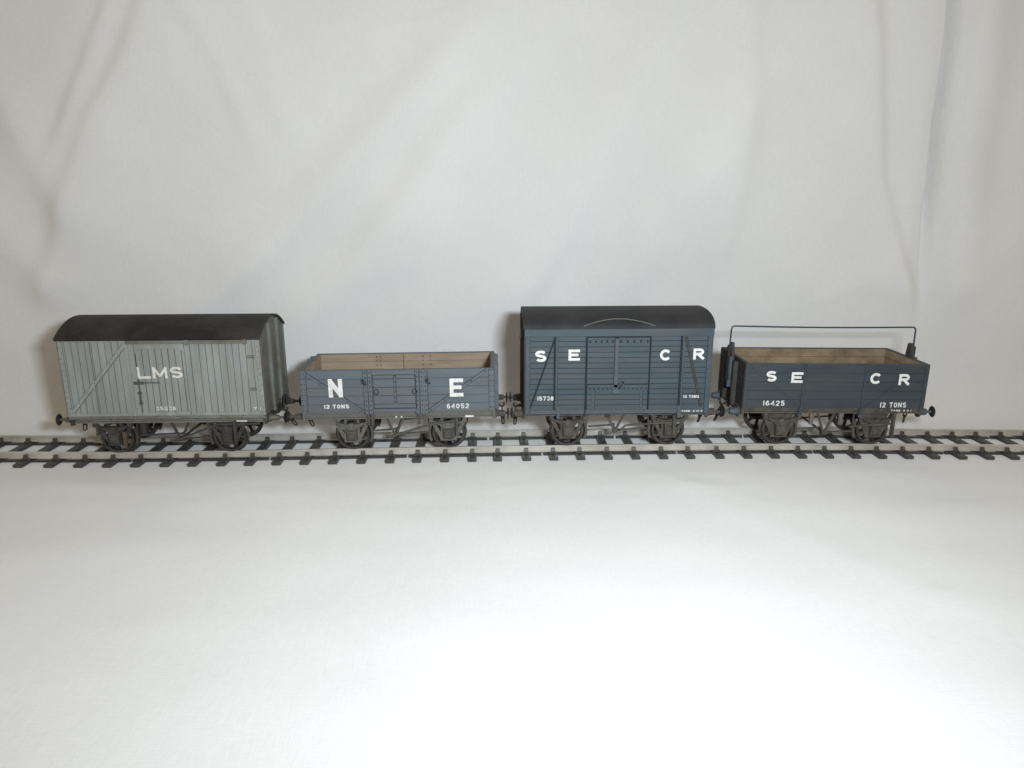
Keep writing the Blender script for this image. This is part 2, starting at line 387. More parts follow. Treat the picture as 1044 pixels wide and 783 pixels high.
def floor_relief(x, y):
    h = 1.5*noise.noise(Vector((x*0.008, y*0.014, 5.5)))+0.9*noise.noise(Vector((x*0.012+y*0.02, y*0.045, 1.5)))
    h += 0.28*noise.noise(Vector((x*0.05, y*0.11, 8.5)))
    for a in ((70, -45, 118, -118, 6, 0.55), (118, -118, 150, -122, 3, 0.8), (60, -30, 95, -62, 4, 0.3),
              (-150, -34, -60, -48, 5, 0.35), (-190, -60, -90, -78, 7, 0.4), (-90, -55, -20, -66, 6, 0.3)):
        g, _ = bump2(x, y, *a[:5]); h += a[5]*g
    near = math.exp(-(y/26)**4)           # pressed flat under the track
    return h*(1-near)

def build_cloth():
    xs = [x*2.6-416 for x in range(321)]
    xs = [x for x in xs if not 186 < x < 222]+[186.3+i*0.85 for i in range(42)]+[-416-i*14 for i in range(1, 26)]+[416+i*14 for i in range(1, 26)]; xs.sort()
    # profile rows: (kind, parameter)
    rows = [('f', -430+i*5.5) for i in range(0, 67)]
    rows = [r for r in rows if r[1] < -62]+[('f', -62+i*2.6) for i in range(31)]
    lastf = rows[-1][1]
    arcn = 16; hs = [i*2.1 for i in range(1, 150)]
    vs = []; nr = 0
    allrows = [('f', r[1]) for r in rows]+[('a', i/arcn) for i in range(1, arcn+1)]+[('w', h) for h in hs]
    for kind, p in allrows:
        for x in xs:
            start = 29+3*math.sin(x*0.02+1.0)-11/(1+math.exp((x+95)/22))     # where the cloth starts to climb
            rad = 22+2*math.sin(x*0.013)
            z0 = lie(x)-SLEEP-0.05
            if kind == 'f':
                y = p if p < -20 else -20+(p+20)*(start+20)/(lastf+20)
                vs.append((x, y, z0*math.exp(-(max(0, -y-30)/160)**2)+(-1.65-0)*(1-math.exp(-(max(0, -y-30)/160)**2))+floor_relief(x, y)))
            else:
                if kind == 'a':
                    a = p*math.pi/2*0.945; s = 0; amt = p**3
                else:
                    a = math.pi/2*0.945; s = p; amt = 1
                y = start+rad*math.sin(a); z = z0+rad*(1-math.cos(a))
                y += s*math.cos(a); z += s*math.sin(a)
                bulge = wall_relief(x, z)*amt*min(1, 0.35+max(0, z-20)/60)
                vs.append((x, y-bulge, z))
        nr += 1
    n = len(xs); fs = [(j*n+i, j*n+i+1, (j+1)*n+i+1, (j+1)*n+i) for j in range(nr-1) for i in range(n-1)]
    mb = MB(); mb.add(vs, fs, 0, True)
    o = mb.build('cloth_backdrop', 'cloth'); o['kind'] = 'structure'
    o['label'] = 'plain white cotton cloth laid on the table and draped up behind the track'
    return o
build_cloth()

# ------------------------------------------------------------------ the track
GA = 18.83
SX = [-178.5, -167.1, -155.9, -145.3, -134.6, -123.7, -113.2, -102.3, -91.9, -81.6, -70.7, -59.9, -49.2, -38.4, -27.9, -17.1, -6.7, 3.5,
      14.4, 25.1, 35.6, 46.3, 56.9, 67.6, 78.4, 89.7, 100.6, 111.5, 122.2, 133.0, 143.7, 154.0, 164.4, 175.1, 186.0, 196.8, 207.0]
SX = [-222.0, -211.2, -200.3, -189.5]+SX+[217.8, 228.6, 239.4]
track = thing('model_track', 'model railway track with dark sleepers laid across the white cloth', 'railway track', (0, 0, 0))
def rail_profile(y):
    p = [(-.42, .3), (-.42, .62), (-.14, .8), (-.14, 2.05), (-.45, 2.25), (-.45, 2.8), (-.36, 2.9), (.36, 2.9), (.45, 2.8), (.45, 2.25), (.14, 2.05), (.14, .8), (.42, .62), (.42, .3)]
    return [(y+a, b) for a, b in p]
for s in (-1, 1):
    prof = rail_profile(s*(GA/2+0.45)); n = len(prof); xs = [-226+i*6 for i in range(79)]
    vs = [(x, y, z+lie(x)) for x in xs for y, z in prof]
    fs = [(i*n+k, (i+1)*n+k, (i+1)*n+(k+1) % n, i*n+(k+1) % n) for i in range(len(xs)-1) for k in range(n)]
    fs += [tuple(range(n)), tuple(range((len(xs)-1)*n+n-1, (len(xs)-1)*n-1, -1))]
    MB().add(vs, fs).build('rail', 'rail', track)
sl0 = None
for i, x in enumerate(SX):
    ang = math.atan2(lie(x+2)-lie(x-2), 4)
    jx = rnd.uniform(-.012, .012)
    if sl0 is None:
        mb = MB(); mb.box(-1.65, 1.65, -16.35, 16.35, -SLEEP, 0); sl0 = mb.build('sleeper', 'sleeper', track, bevel=0.12)
        sl0.location = Vector((x, 0, lie(x)))*K; sl0.rotation_euler = (0, -ang, jx)
        for s in (-1, 1):
            mb = MB(); y = s*(GA/2+0.45)
            mb.box(-1.5, 1.5, y-2.0, y+2.0, 0, 0.42)
            for q in (-1, 1):
                mb.prism_x([(y+q*.50, .42), (y+q*1.7, .42), (y+q*1.35, .8), (y+q*.95, 1.9), (y+q*.50, 2.0)], -.8, .8)
                mb.rod((0.95, y+q*1.45, .4), (.95, y+q*1.45, .75), .28, .2, 6); mb.rod((-.95, y+q*1.45, .4), (-.95, y+q*1.45, .75), .28, .2, 6)
            c = mb.build('rail_chair', 'chair', sl0, bevel=0.08)
    else:
        share(sl0, track, (x, 0, lie(x)), (0, -ang, jx))
# plastic webs that join the sleepers under each rail, cut through here and there
for s in (-1, 1):
    y = s*(GA/2+0.45); start = SX[0]; cuts = [(SX[i]+SX[i+1])/2+1.2 for i in range(len(SX)-1) if (i+2*(s > 0)) % 5 == 2]+[SX[-1]]
    for c in cuts:
        n = max(2, int((c-start)/5)); vs = []
        for i in range(n+1):
            x = start+(c-.45-start)*i/n; z = lie(x)
            vs += [(x, y-.65, z-1.2), (x, y+.65, z-1.2), (x, y+.65, z-.4), (x, y-.65, z-.4)]
        fs = [(0, 1, 2, 3), (4*n+3, 4*n+2, 4*n+1, 4*n)]+[(4*i+k, 4*i+4+k, 4*i+4+(k+1) % 4, 4*i+(k+1) % 4) for i in range(n) for k in range(4)]
        MB().add(vs, fs).build('sleeper_web', 'sleeper', track)
        start = c+.45

# ------------------------------------------------------------------ running gear shared by the wagons
def wheel_meshes():
    t = MB(); t.ring([(5.35, 10.9), (6.28, 10.9), (6.35, 9.5), (7.0, 9.15), (7.0, 8.9), (5.35, 8.9)], (0, 0), 48)
    s = MB()
    for k in range(8):
        a = math.pi*2*k/8+0.2
        for off in (-.38, .38):
            p = (1.1*math.cos(a)+off*.6*-math.sin(a), 1.1*math.sin(a)+off*.6*math.cos(a)); r = 5.5
            q2 = (r*math.cos(a+off*.17), r*math.sin(a+off*.17))
            s.bar(p, q2, .42, 9.5+off*.02, 10.4+off*.02)
    s.ring([(0.55, 10.75), (1.55, 10.7), (1.6, 9.3), (.55, 9.3)], (0, 0), 20)
    return t, s
def make_wheelset(parent, x, mats=('wheel', 'tyre')):
    """axle with a spoked wheel at each end; wheel centres 6.3 mm above the rail"""
    for s in (-1, 1):
        t, sp = wheel_meshes()
        if s < 0:
            for mb in (t, sp):
                mb.v = [(a, -b, c) for a, b, c in mb.v]
        wh = sp.build('wheel', mats[0], parent); tt = t.build('tyre', mats[1], wh)
        wh.location = Vector((x, 0, 6.35))*K; wh.rotation_euler = (0, rnd.uniform(0, 0.7), 0)
    MB().rod((x, -11.6, 6.35), (x, 11.6, 6.35), .95, n=12).build('axle', 'wheel', parent)

def axle_guard(parent, x, s, m='under', mbox='under', style=0, top=13.2):
    """W-shaped iron, axle box and leaf spring; s = -1 front, +1 back"""
    g = MB(flip=(s > 0)); X = x if s < 0 else -x
    ya, yb = -12.0, -11.5
    g.bar((X-7.3, top), (X-2.5, 4.3), 1.35, ya, yb); g.bar((X+7.3, top), (X+2.5, 4.3), 1.35, ya, yb)
    g.box(X-2.9, X-1.9, ya-.03, yb-.03, 3.9, top); g.box(X+1.9, X+2.9, ya-.03, yb-.03, 3.9, top)
    g.box(X-3.2, X+3.2, ya-.06, yb-.06, 3.3, 4.2)
    if style == 1:                            # plated-over guard
        g.prism_y([(X-5.3, top), (X+5.3, top), (X+2.9, 5), (X-2.9, 5)], ya+.1, yb+.1)
    for q in (-1, 1):
        for k in range(3): g.rivet(X+q*(6.6-k*1.5), ya, top-1.6-k*2.9, .25)
    go = g.build('axle_guard', m, parent)
    b = MB(flip=(s > 0))
    b.box(X-1.85, X+1.85, -14.0, -11.4, 4.6, 8.3); b.box(X-1.35, X+1.35, -14.5, -14.0, 5.0, 7.4); b.box(X-2.1, X+2.1, -13.6, -12.1, 8.2, 8.9)
    b.build('axle_box', mbox, go, bevel=0.2)
    sp = MB(flip=(s > 0))
    for k in range(5):
        hl = 6.4-k*1.15; zc_ = 10.9-k*0.42; n = 10
        up = [(X-hl+2*hl*i/n, zc_+1.15*(((-hl+2*hl*i/n)/6.4)**2)) for i in range(n+1)]
        sp.prism_y(up+[(a, b_-.34) for a, b_ in up[::-1]], -13.7, -12.5)
    sp.box(X-.75, X+.75, -13.95, -12.3, 8.9, 11.4)
    for q in (-1, 1):
        sp.box(X+q*6.4-.75, X+q*6.4+.75, -13.8, -12.4, 11.3, top+.3); sp.rod((X+q*6.4, -14.1, 12.1), (X+q*6.4, -12.2, 12.1), .5, n=8)
    sp.build('leaf_spring', m, go)
    return go

def buffer(parent, xe, y, z, sg, m='brass', mh='iron', ln=6.6, r=2.25, stock=1.0):
    """sg = +1 right end, -1 left end"""
    b = MB(); b.rod((xe, y, z), (xe+sg*.5, y, z), 1.75*stock, n=16); b.rod((xe+sg*.5, y, z), (xe+sg*ln*.55, y, z), 1.35*stock, 1.0*stock, n=16)
    b.rod((xe+sg*ln*.55, y, z), (xe+sg*(ln-.3), y, z), .55, n=10)
    bo = b.build('buffer', m, parent)
    h = MB(); h.rod((xe+sg*(ln-.55), y, z), (xe+sg*(ln-.2), y, z), r*.8, r, n=22); h.rod((xe+sg*(ln-.2), y, z), (xe+sg*ln, y, z), r, r*.9, n=22)
    h.build('buffer_head', mh, bo)
def link_pts(c, u, v, hl, hw, n=14):
    c, u, v = Vector(c), Vector(u), Vector(v); out = []
    for i in range(n):
        a = 2*math.pi*i/n; ca, sa = math.cos(a), math.sin(a)
        out.append(c+u*((hl-hw)*(1 if ca > 0 else -1)+hw*ca)+v*hw*sa)
    return out
def coupling(parent, xe, z, sg, swing=0.0, vac=False):
    h = MB(); h.box(xe, xe+sg*.5, -1.5, 1.5, z-1.3, z+1.3); h.box(xe+sg*.5, xe+sg*2.0, -.4, .4, z-.5, z+.5)
    h.tube([(xe+sg*1.8, 0, z), (xe+sg*2.6, 0, z-.5), (xe+sg*3.4, 0, z-.2), (xe+sg*3.6, 0, z+.5), (xe+sg*3.1, 0, z+1.0)], .42, 7)
    ho = h.build('coupling_hook', 'iron', parent)
    x = xe+sg*2.7; zz = z-.4; dx = sg*math.sin(swing); dz = -math.cos(swing)
    for k in range(3):
        hl = 1.5; c = (x+dx*hl*.9, 0, zz+dz*hl*.9)
        v = (0, 1, 0) if k != 1 else (abs(dz), 0, dx*(1 if dz < 0 else -1))
        if k == 2: v = (0.75, 0.66, 0)
        MB().tube(link_pts(c, (dx, 0, dz), v, hl, .62), .27, 6, closed=True).build('chain_link', 'iron', ho)
        x += dx*hl*1.55; zz += dz*hl*1.55
def vacuum_pipe(parent, xe, y, z, sg):
    p = MB(); p.tube([(xe, y, z-1), (xe+sg*1.0, y, z-1), (xe+sg*1.3, y, z+1), (xe+sg*1.3, y, z+4.0), (xe+sg*2.0, y, z+5.2), (xe+sg*3.2, y, z+5.0),
                      (xe+sg*3.6, y, z+3.6), (xe+sg*3.0, y, z+2.2)], .55, 8)
    p.rod((xe+sg*3.2, y, z+3.2), (xe+sg*2.8, y, z+1.6), .95, n=10)
    p.build('vacuum_pipe', 'iron', parent)
def brake_gear(parent, xc, xw, top=13.2, low=6.0, m='under'):
    """V hanger, cross shaft, push rods and shoes"""
    for s in (-1, 1):
        g = MB(flip=(s > 0)); X = xc if s < 0 else -xc
        g.bar((X-3.4, top), (X-.3, low), .85, -13.2, -12.7); g.bar((X+3.4, top), (X+.3, low), .85, -13.23, -12.73)
        g.rod((X, -13.6, low), (X, -12.2, low), .95, n=10)
        g.build('brake_hanger', m, parent)
    c = MB(); c.rod((xc, -13, low), (xc, 13, low), .45, n=8); c.build('brake_shaft', m, parent)
    for s in (-1, 1):
        r = MB(); y = s*9.9
        r.bar((xc-.2, low+1.2), (xw[0]+8.2, low+.6), .6, y-.4, y+.1); r.bar((xc+.2, low-1.0), (xw[1]-8.2, low-.2), .6, y-.45, y+.05)
        r.bar((xc, low+1.8), (xc, low-1.6), 1.0, y-.6, y-.1)
        r.build('push_rod', m, parent)
        for wx, d in ((xw[0], 1), (xw[1], -1)):
            b = MB(); a0 = 0 if d > 0 else math.pi; pts = []
            for i in range(7):
                a = a0+(-.48+.96*i/6); pts.append((wx+6.95*math.cos(a), 6.35+6.95*math.sin(a)))
            for i in range(7):
                a = a0+(.48-.96*i/6); pts.append((wx+7.9*math.cos(a), 6.35+8.3*math.sin(a)))
            b.prism_y(pts, y-.8, y+.8); b.bar((wx+d*7.5, 6.4), (wx+d*7.8, top), .5, y-.5, y+.2)
            b.build('brake_shoe', m, parent)
def brake_lever(parent, pts, guard_x, m='under', top=13.2, wd=.75, end_low=4.5, guard=True):
    l = MB()
    for i in range(len(pts)-1): l.bar(pts[i], pts[i+1], wd, -15.1-.02*i, -14.6-.02*i)
    lo = l.build('brake_lever', m, parent)
    if guard:
        g = MB(); g.box(guard_x-.45, guard_x+.45, -15.75, -15.45, end_low, top+1); g.box(guard_x-.45, guard_x+.45, -14.4, -14.1, end_low, top+1)
        g.box(guard_x-.45, guard_x+.45, -15.45, -14.4, end_low, end_low+.4); g.build('lever_guard', m, lo)

def underframe(root, hl, xw, soles, zs, m, mbox, style=0, zb=13.6, yb=11.5, bm='brass', bh='iron', bst=1.0, bl=6.6, ends=(True, True), sw=(0.2, 0.2), rbox=None, msole=None):
    """hl half length, xw wheel positions, soles = (z0,z1), zs solebar face y"""
    z0, z1 = soles
    for s in (-1, 1):
        b = MB(flip=(s > 0)); b.box(-hl+.9, hl-.9, zs+.5, zs+1.2, z0, z1-.01); b.box(-hl+.9, hl-.9, zs, zs+1.2, z0-.01, z0+.55); b.box(-hl+.9, hl-.9, zs, zs+.5, z1-.5, z1-.02)
        for x in [-hl*.8+i*hl*1.6/9 for i in range(10)]:
            if z1-z0 > 1.6: b.rivet(x, zs+.5, (z0+z1)/2, .3, .25)
        b.build('solebar', msole or m, root)
    for sg in (-1, 1):
        h = MB(); h.box(sg*(hl-.9), sg*(hl+.3), -15.2, 15.2, z0-.6, z1+.1-.15)
        h.build('headstock', m, root, bevel=.15)
        for y in (-yb, yb): buffer(root, sg*(hl+.3), y, zb, sg, bm, bh, bl, stock=bst)
        coupling(root, sg*(hl+.3), zb-.1, sg, sw[0 if sg < 0 else 1])
    for k, x in enumerate(xw):
        make_wheelset(root, x)
        for s in (-1, 1):
            axle_guard(root, x, s, m, (rbox if rbox and k == 0 and s < 0 else mbox), style, top=z0+.2)

def strap(mb, p, q, wd, y, face=0, edge_shade=1, t=.28, riv=0, rr=.2, rinset=1.0):
    """iron strap on a side face, with its cast shadow painted as a dark underlay along the edges and a row of rivets"""
    mb.bar(p, q, wd+.34, y-.05, y+.2, edge_shade); mb.bar(p, q, wd, y-t, y+.2, face)
    if riv:
        d = Vector((q[0]-p[0], q[1]-p[1])); l = d.length; d.normalize()
        n = max(2, int(l/riv))
        for i in range(n):
            c = Vector(p)+d*(rinset+(l-2*rinset)*i/(n-1)); mb.rivet(c.x, y-t, c.y, rr, .14, edge_shade if i % 1 == 0 else face)

# ------------------------------------------------------------------ 1. light grey planked van
def place(root, cx, half=20):
    a = math.atan2(lie(cx+half)-lie(cx-half), 2*half)
    root.location = Vector((cx+30*math.sin(a), 0, lie(cx)+RAIL))*K; root.rotation_euler = (0, -a, 0)

def van_light():
    cx = -120.8; hl = 36.4
    r = thing('covered_goods_van', 'light grey weathered van with vertical planks and cream letters LMS', 'model wagon', group='model goods wagons on the track')
    place(r, cx)
    X = lambda x: x-cx
    yF = -16.0; z0, z1 = 16.3, 45.6
    for s in (-1, 1):
        b = MB(flip=(s > 0)); b.box(-hl+.2, hl-.2, yF+.28, yF+1.2, z0, z1, 1)
        x = -hl+.02
        while x < hl-.4:
            x1 = min(x+2.36, hl-.02)
            if not (s < 0 and X(-131.6) < (x+x1)/2 < X(-109.6)):
                b.box(x+.11, x1-.11, yF+rnd.uniform(-.03, .03), yF+.3, z0+.02, z1-.02, 0)
            x += 2.42
        b.build('side_wall', ['lms', 'lms_wash'], r)
        c = MB(flip=(s > 0))                       # frame irons
        for xx, wd in ((X(-156.2), 1.5), (X(-85.0), 1.7)):
            xx = xx if s < 0 else xx
            c.box(xx-wd/2-.12, xx+wd/2+.12, yF-.06, yF+.2, z0, z1, 1); c.box(xx-wd/2, xx+wd/2, yF-.22, yF+.2, z0+.01, z1-.01, 0)
            for k in range(14): c.rivet(xx+(.35 if k % 2 else -.35), yF-.22, z0+1+k*2.1, .2, .14, 1)
        strap(c, (X(-145.9), z0), (X(-145.9), z1-.3), .35, yF, riv=0)
        strap(c, (X(-156.0), 17.0), (X(-132.0), 44.6), 1.25, yF-.04, t=.32, riv=4.2)
        c.box(-hl, hl, yF-.16, yF+.1, z0-.02, z0+1.15, 0)
        c.box(-hl, hl, yF-.13, yF+.1, z1-1.1, z1, 0)
        c.box(X(-109.4), X(-107.7), yF-.3, yF+.3, z0, z1-1.2, 0); c.box(X(-133.0), X(-131.8), yF-.3, yF+.3, z0, z1-1.2, 0)
        if s < 0:
            for zz, wd in ((38.2, 2.6), (38.9, 2.6), (26.6, 2.4), (25.9, 2.4)):
                c.box(X(-87.8)-wd/2, X(-87.8)+wd/2, yF-.14, yF+.1, zz-.14, zz+.14, 1)
        c.build('frame_iron', ['lms', 'lms_line'], r)
    # sliding door
    d = MB(); xa, xb = X(-131.4), X(-109.6)
    d.box(xa, xb, yF-.35, yF+.3, 17.0, 43.9, 1)
    x = xa+2.1
    while x < xb-2.2:
        d.box(x+.1, min(x+2.3, xb-1.9)-.1, yF-.5, yF-.3, 17.6, 42.0, 0); x += 2.38
    for a_, b_ in ((xa-.1, xa+1.7), (xb-1.7, xb+.1)): d.box(a_, b_, yF-.8, yF-.3, 16.8, 44.0, 0)
    d.box(xa+1.95, xb-1.95, yF-.78, yF-.3, 42.0, 43.9, 0); d.box(xa+1.95, xb-1.95, yF-.78, yF-.3, 16.8, 17.9, 0)
    for q in (-1, 1):
        xx = xb-1.9 if q > 0 else xa+1.9
        d.prism_y([(xx, 42.1), (xx-q*1.8, 42.1), (xx, 40.2)], yF-.79, yF-.4, 0)
    do = d.build('door', ['lms', 'lms_line'], r)
    hb = MB(); hb.box(X(-130.9), X(-121.5), yF-1.05, yF-.8, 29.1, 29.4); hb.box(X(-130.9), X(-127.6), yF-1.3, yF-.8, 28.7, 29.7); hb.build('door_bar', 'lms_line', do)
    cl = MB(); cl.box(X(-129.6), X(-129.0), yF-1.2, yF-.8, 21.0, 26.0); cl.box(X(-129.9), X(-128.7), yF-1.3, yF-.8, 21.0, 21.8); cl.box(X(-129.9), X(-128.7), yF-1.3, yF-.8, 25.0, 25.8)
    cl.build('door_handle', 'lms_line', do)
    t = MB(); t.box(X(-131.9), X(-89.2), yF-1.35, yF-.1, 44.55, 45.05); t.box(X(-131.9), X(-89.2), yF-1.4, yF-1.1, 43.9, 44.6)
    t.box(X(-89.5), X(-88.7), yF-1.45, yF-.1, 43.6, 45.3); t.box(X(-111.0), X(-109.6), yF-1.6, yF-.2, 43.4, 45.2); t.build('door_runner', 'lms_dirty', r)
    # ends
    for sg in (-1, 1):
        e = MB(); e.prism_x(endprof(15.9, 45.6, 51.0), sg*(hl-.9), sg*(hl-.3), 1)
        y = -15.9
        while y < 15.8:
            y1 = min(y+2.38, 15.9); zt = 45.4+5.4*(1-((y+y1)/2/15.9)**2)
            e.box(sg*(hl-.3), sg*hl, y+.1, y1-.1, z0, zt, 0); y += 2.42
        for yy in (-5.6, 5.0):
            zt = 45.0+5.2*(1-(yy/15.9)**2)
            e.box(sg*hl, sg*(hl+1.25), yy-.55, yy+.55, z0-1.2, zt, 2); e.box(sg*hl, sg*(hl+.3), yy-1.1, yy+1.1, z0, zt, 0)
        for yy in (-15.2, 15.2): e.box(sg*(hl-.1), sg*(hl+.35), yy-.8, yy+.8, z0, 45.6, 2)
        e.box(sg*hl, sg*(hl+.5), -15.9, 15.9, z0-.2, z0+.9, 0)
        e.build('end_wall', ['lms_end', 'lms_line', 'lms_dirty'], r)
    # roof
    ro = MB(); n = 18; W = 16.9
    top = [(-W+2*W*i/n, 45.75+6.0*(1-abs((-W+2*W*i/n)/W)**2.1)) for i in range(n+1)]
    ro.prism_x(top+[(y*.985, z-.75) for y, z in top[::-1]], -hl-.7, hl+.7)
    for o_ in range(1): pass
    ro.build('roof', 'roof', r)
    fl_ = MB(); fl_.box(-hl+.8, hl-.8, -15.2, 15.2, z0-1.0, z0+.2); fl_.build('floor', 'under2', r)
    cr = MB()
    for k in range(9):                           # stepped curb rail
        a = -hl+.4+k*8.05; cr.box(a, a+7.6, -16.35, -14.6, 15.2+(.12 if k % 2 else 0), 16.25, 0); cr.box(a+7.5, a+8.1, -16.2, -14.7, 14.9, 15.9, 0)
    cr.build('curb_rail', 'lms_dirty', r)
    underframe(r, hl, (X(-143.0), X(-100.3)), (13.0, 15.6), -14.3, 'under2', 'under2', rbox='under', msole='lms_dirty', sw=(.1, .55), bh='iron', zb=13.8, bl=6.2)
    st = MB(); st.box(X(-138.9), X(-137.7), -14.9, -13.9, 4.6, 9.5); st.box(X(-138.8), X(-137.8), -14.8, -14.0, 3.6, 4.6)
    st.build('brake_cylinder_rod', 'rusty', r)
    vc = MB(); vc.rod((X(-133.5), -9.0, 7.0), (X(-133.5), -9.0, 12.8), 1.9, n=14); vc.build('vacuum_cylinder', 'iron', r)
    brake_gear(r, X(-117.8), (X(-143.0), X(-100.3)), 13.0, 6.2, 'under2')
    brake_lever(r, [(X(-119.5), 6.0), (X(-103.0), 12.3), (X(-87.0), 12.5)], X(-96.5), 'under2', 12.6, end_low=5.0)
    pl = MB(); pl.box(X(-95.8), X(-91.8), -14.9, -14.5, 13.3, 13.75); pl.build('number_plate', 'white', r)
    hk = MB(); hk.box(X(-149.2), X(-148.2), -13.5, -12.6, 8.2, 13.2); hk.rod((X(-148.7), -13.6, 8.4), (X(-148.7), -12.5, 8.4), .7, n=8); hk.build('side_hook', 'under2', r)
    vacuum_pipe(r, hl+.3, 3.5, 13.5, 1); vacuum_pipe(r, -hl-.3, -3.5, 13.5, -1)
    # lettering
    yt = yF-.56
    mb = MB(); letter(mb, 'L', X(-129.5), 30.75, X(-124.6), 35.2, .9, yt); letter(mb, 'M', X(-123.9), 30.85, X(-118.6), 35.1, .92, yt)
    letter(mb, 'S', X(-117.6), 30.85, X(-112.9), 35.15, .9, yt); mb.build('lettering', 'cream', r)
    word(r, '35036', X(-124.3), 18.55, X(-116.9), 20.0, .3, yt, 'cream')
    word(r, '7.1', X(-88.5), 18.2, X(-85.6), 19.3, .26, yF-.3, 'cream')
def endprof(W, ze, zp, n=14):
    arcp = [(W-2*W*i/n, ze+(zp-ze)*(1-abs((W-2*W*i/n)/W)**2.1)) for i in range(n+1)]
    return [(-W, 16.0), (W, 16.0)]+arcp
van_light()

# ------------------------------------------------------------------ planked sides of the open wagons
def open_wagon_body(r, hl, W, z0, z1, nplank, m, mw, mi_, miw, front_extra, back_extra=None, endm=None, th=1.3, mtop=None):
    endm = endm or m
    ph = (z1-z0)/nplank
    for s in (-1, 1):
        b = MB(flip=(s > 0)); yF = -W
        b.box(-hl+.12, hl-.12, yF+.2, yF+th-.2, z0+.02, z1-.1, 1)                   # groove core
        for k in range(nplank):
            a, c = z0+k*ph, z0+(k+1)*ph
            j = rnd.uniform(-.03, .03)
            b.box(-hl+.02, hl-.02, yF+j, yF+.25, a+.1, c-.1, 0)
            b.box(-hl+th, hl-th, yF+th-.25, yF+th+j, a+.07, c-.07, 2)
        b.box(-hl, hl, yF-.08, yF+th+.06, z1-.12, z1+.12, 0)
        front_extra(b, yF) if s < 0 or back_extra is None else back_extra(b, yF)
        if s > 0:
            # inner irons seen on the far side
            pass
        b.build('side_panel', [m, mw, mi_, miw]+(['ne_line'] if m == 'ne' else []), r)
    f = MB(); f.box(-hl+th, hl-th, -W+th, W-th, z0-.05, z0+.35, 0)
    for k in range(26):
        x = -hl+th+.2+k*(2*hl-2*th-.4)/26; f.box(x+.06, x+(2*hl-2*th-.4)/26-.06, -W+th+.1, W-th-.1, z0+.3, z0+.5, 0)
    f.build('floor', mi_, r)
def open_end(r, sg, hl, W, z0, z1, nplank, mats, stan, th=1.3, prof=None, cap=True, stz=(0, 0)):
    """end panel across the wagon with upright stanchions"""
    e = MB(); ph = (z1-z0)/nplank
    e.box(sg*(hl-.2), sg*(hl-th+.2), -W+.2, W-.2, z0+.02, z1-.1, 1)
    for k in range(nplank):
        a, c = z0+k*ph+.1, z0+(k+1)*ph-.1
        e.box(sg*hl, sg*(hl-.25), -W+.05, W-.05, a, c, 0); e.box(sg*(hl-th), sg*(hl-th+.25), -W+th+.02, W-th-.02, a, c, 2)
    e.box(sg*(hl+.06), sg*(hl-th-.04), -W+th+.1, W-th-.1, z1-.1, z1+.14, 0)
    for yy in stan:
        e.box(sg*hl, sg*(hl+1.5), yy-1.0, yy+1.0, z0-1.4, z1+stz[0], 3)
        e.box(sg*(hl+1.5), sg*(hl+1.7), yy-.7, yy+.7, z0-1.2, z1-.5+stz[0], 3)
    for yy in (-W+.8, W-.8):
        e.box(sg*hl, sg*(hl+.28), yy-.8, yy+.8, z0, z1, 0)
    return e.build('end_panel', mats, r)

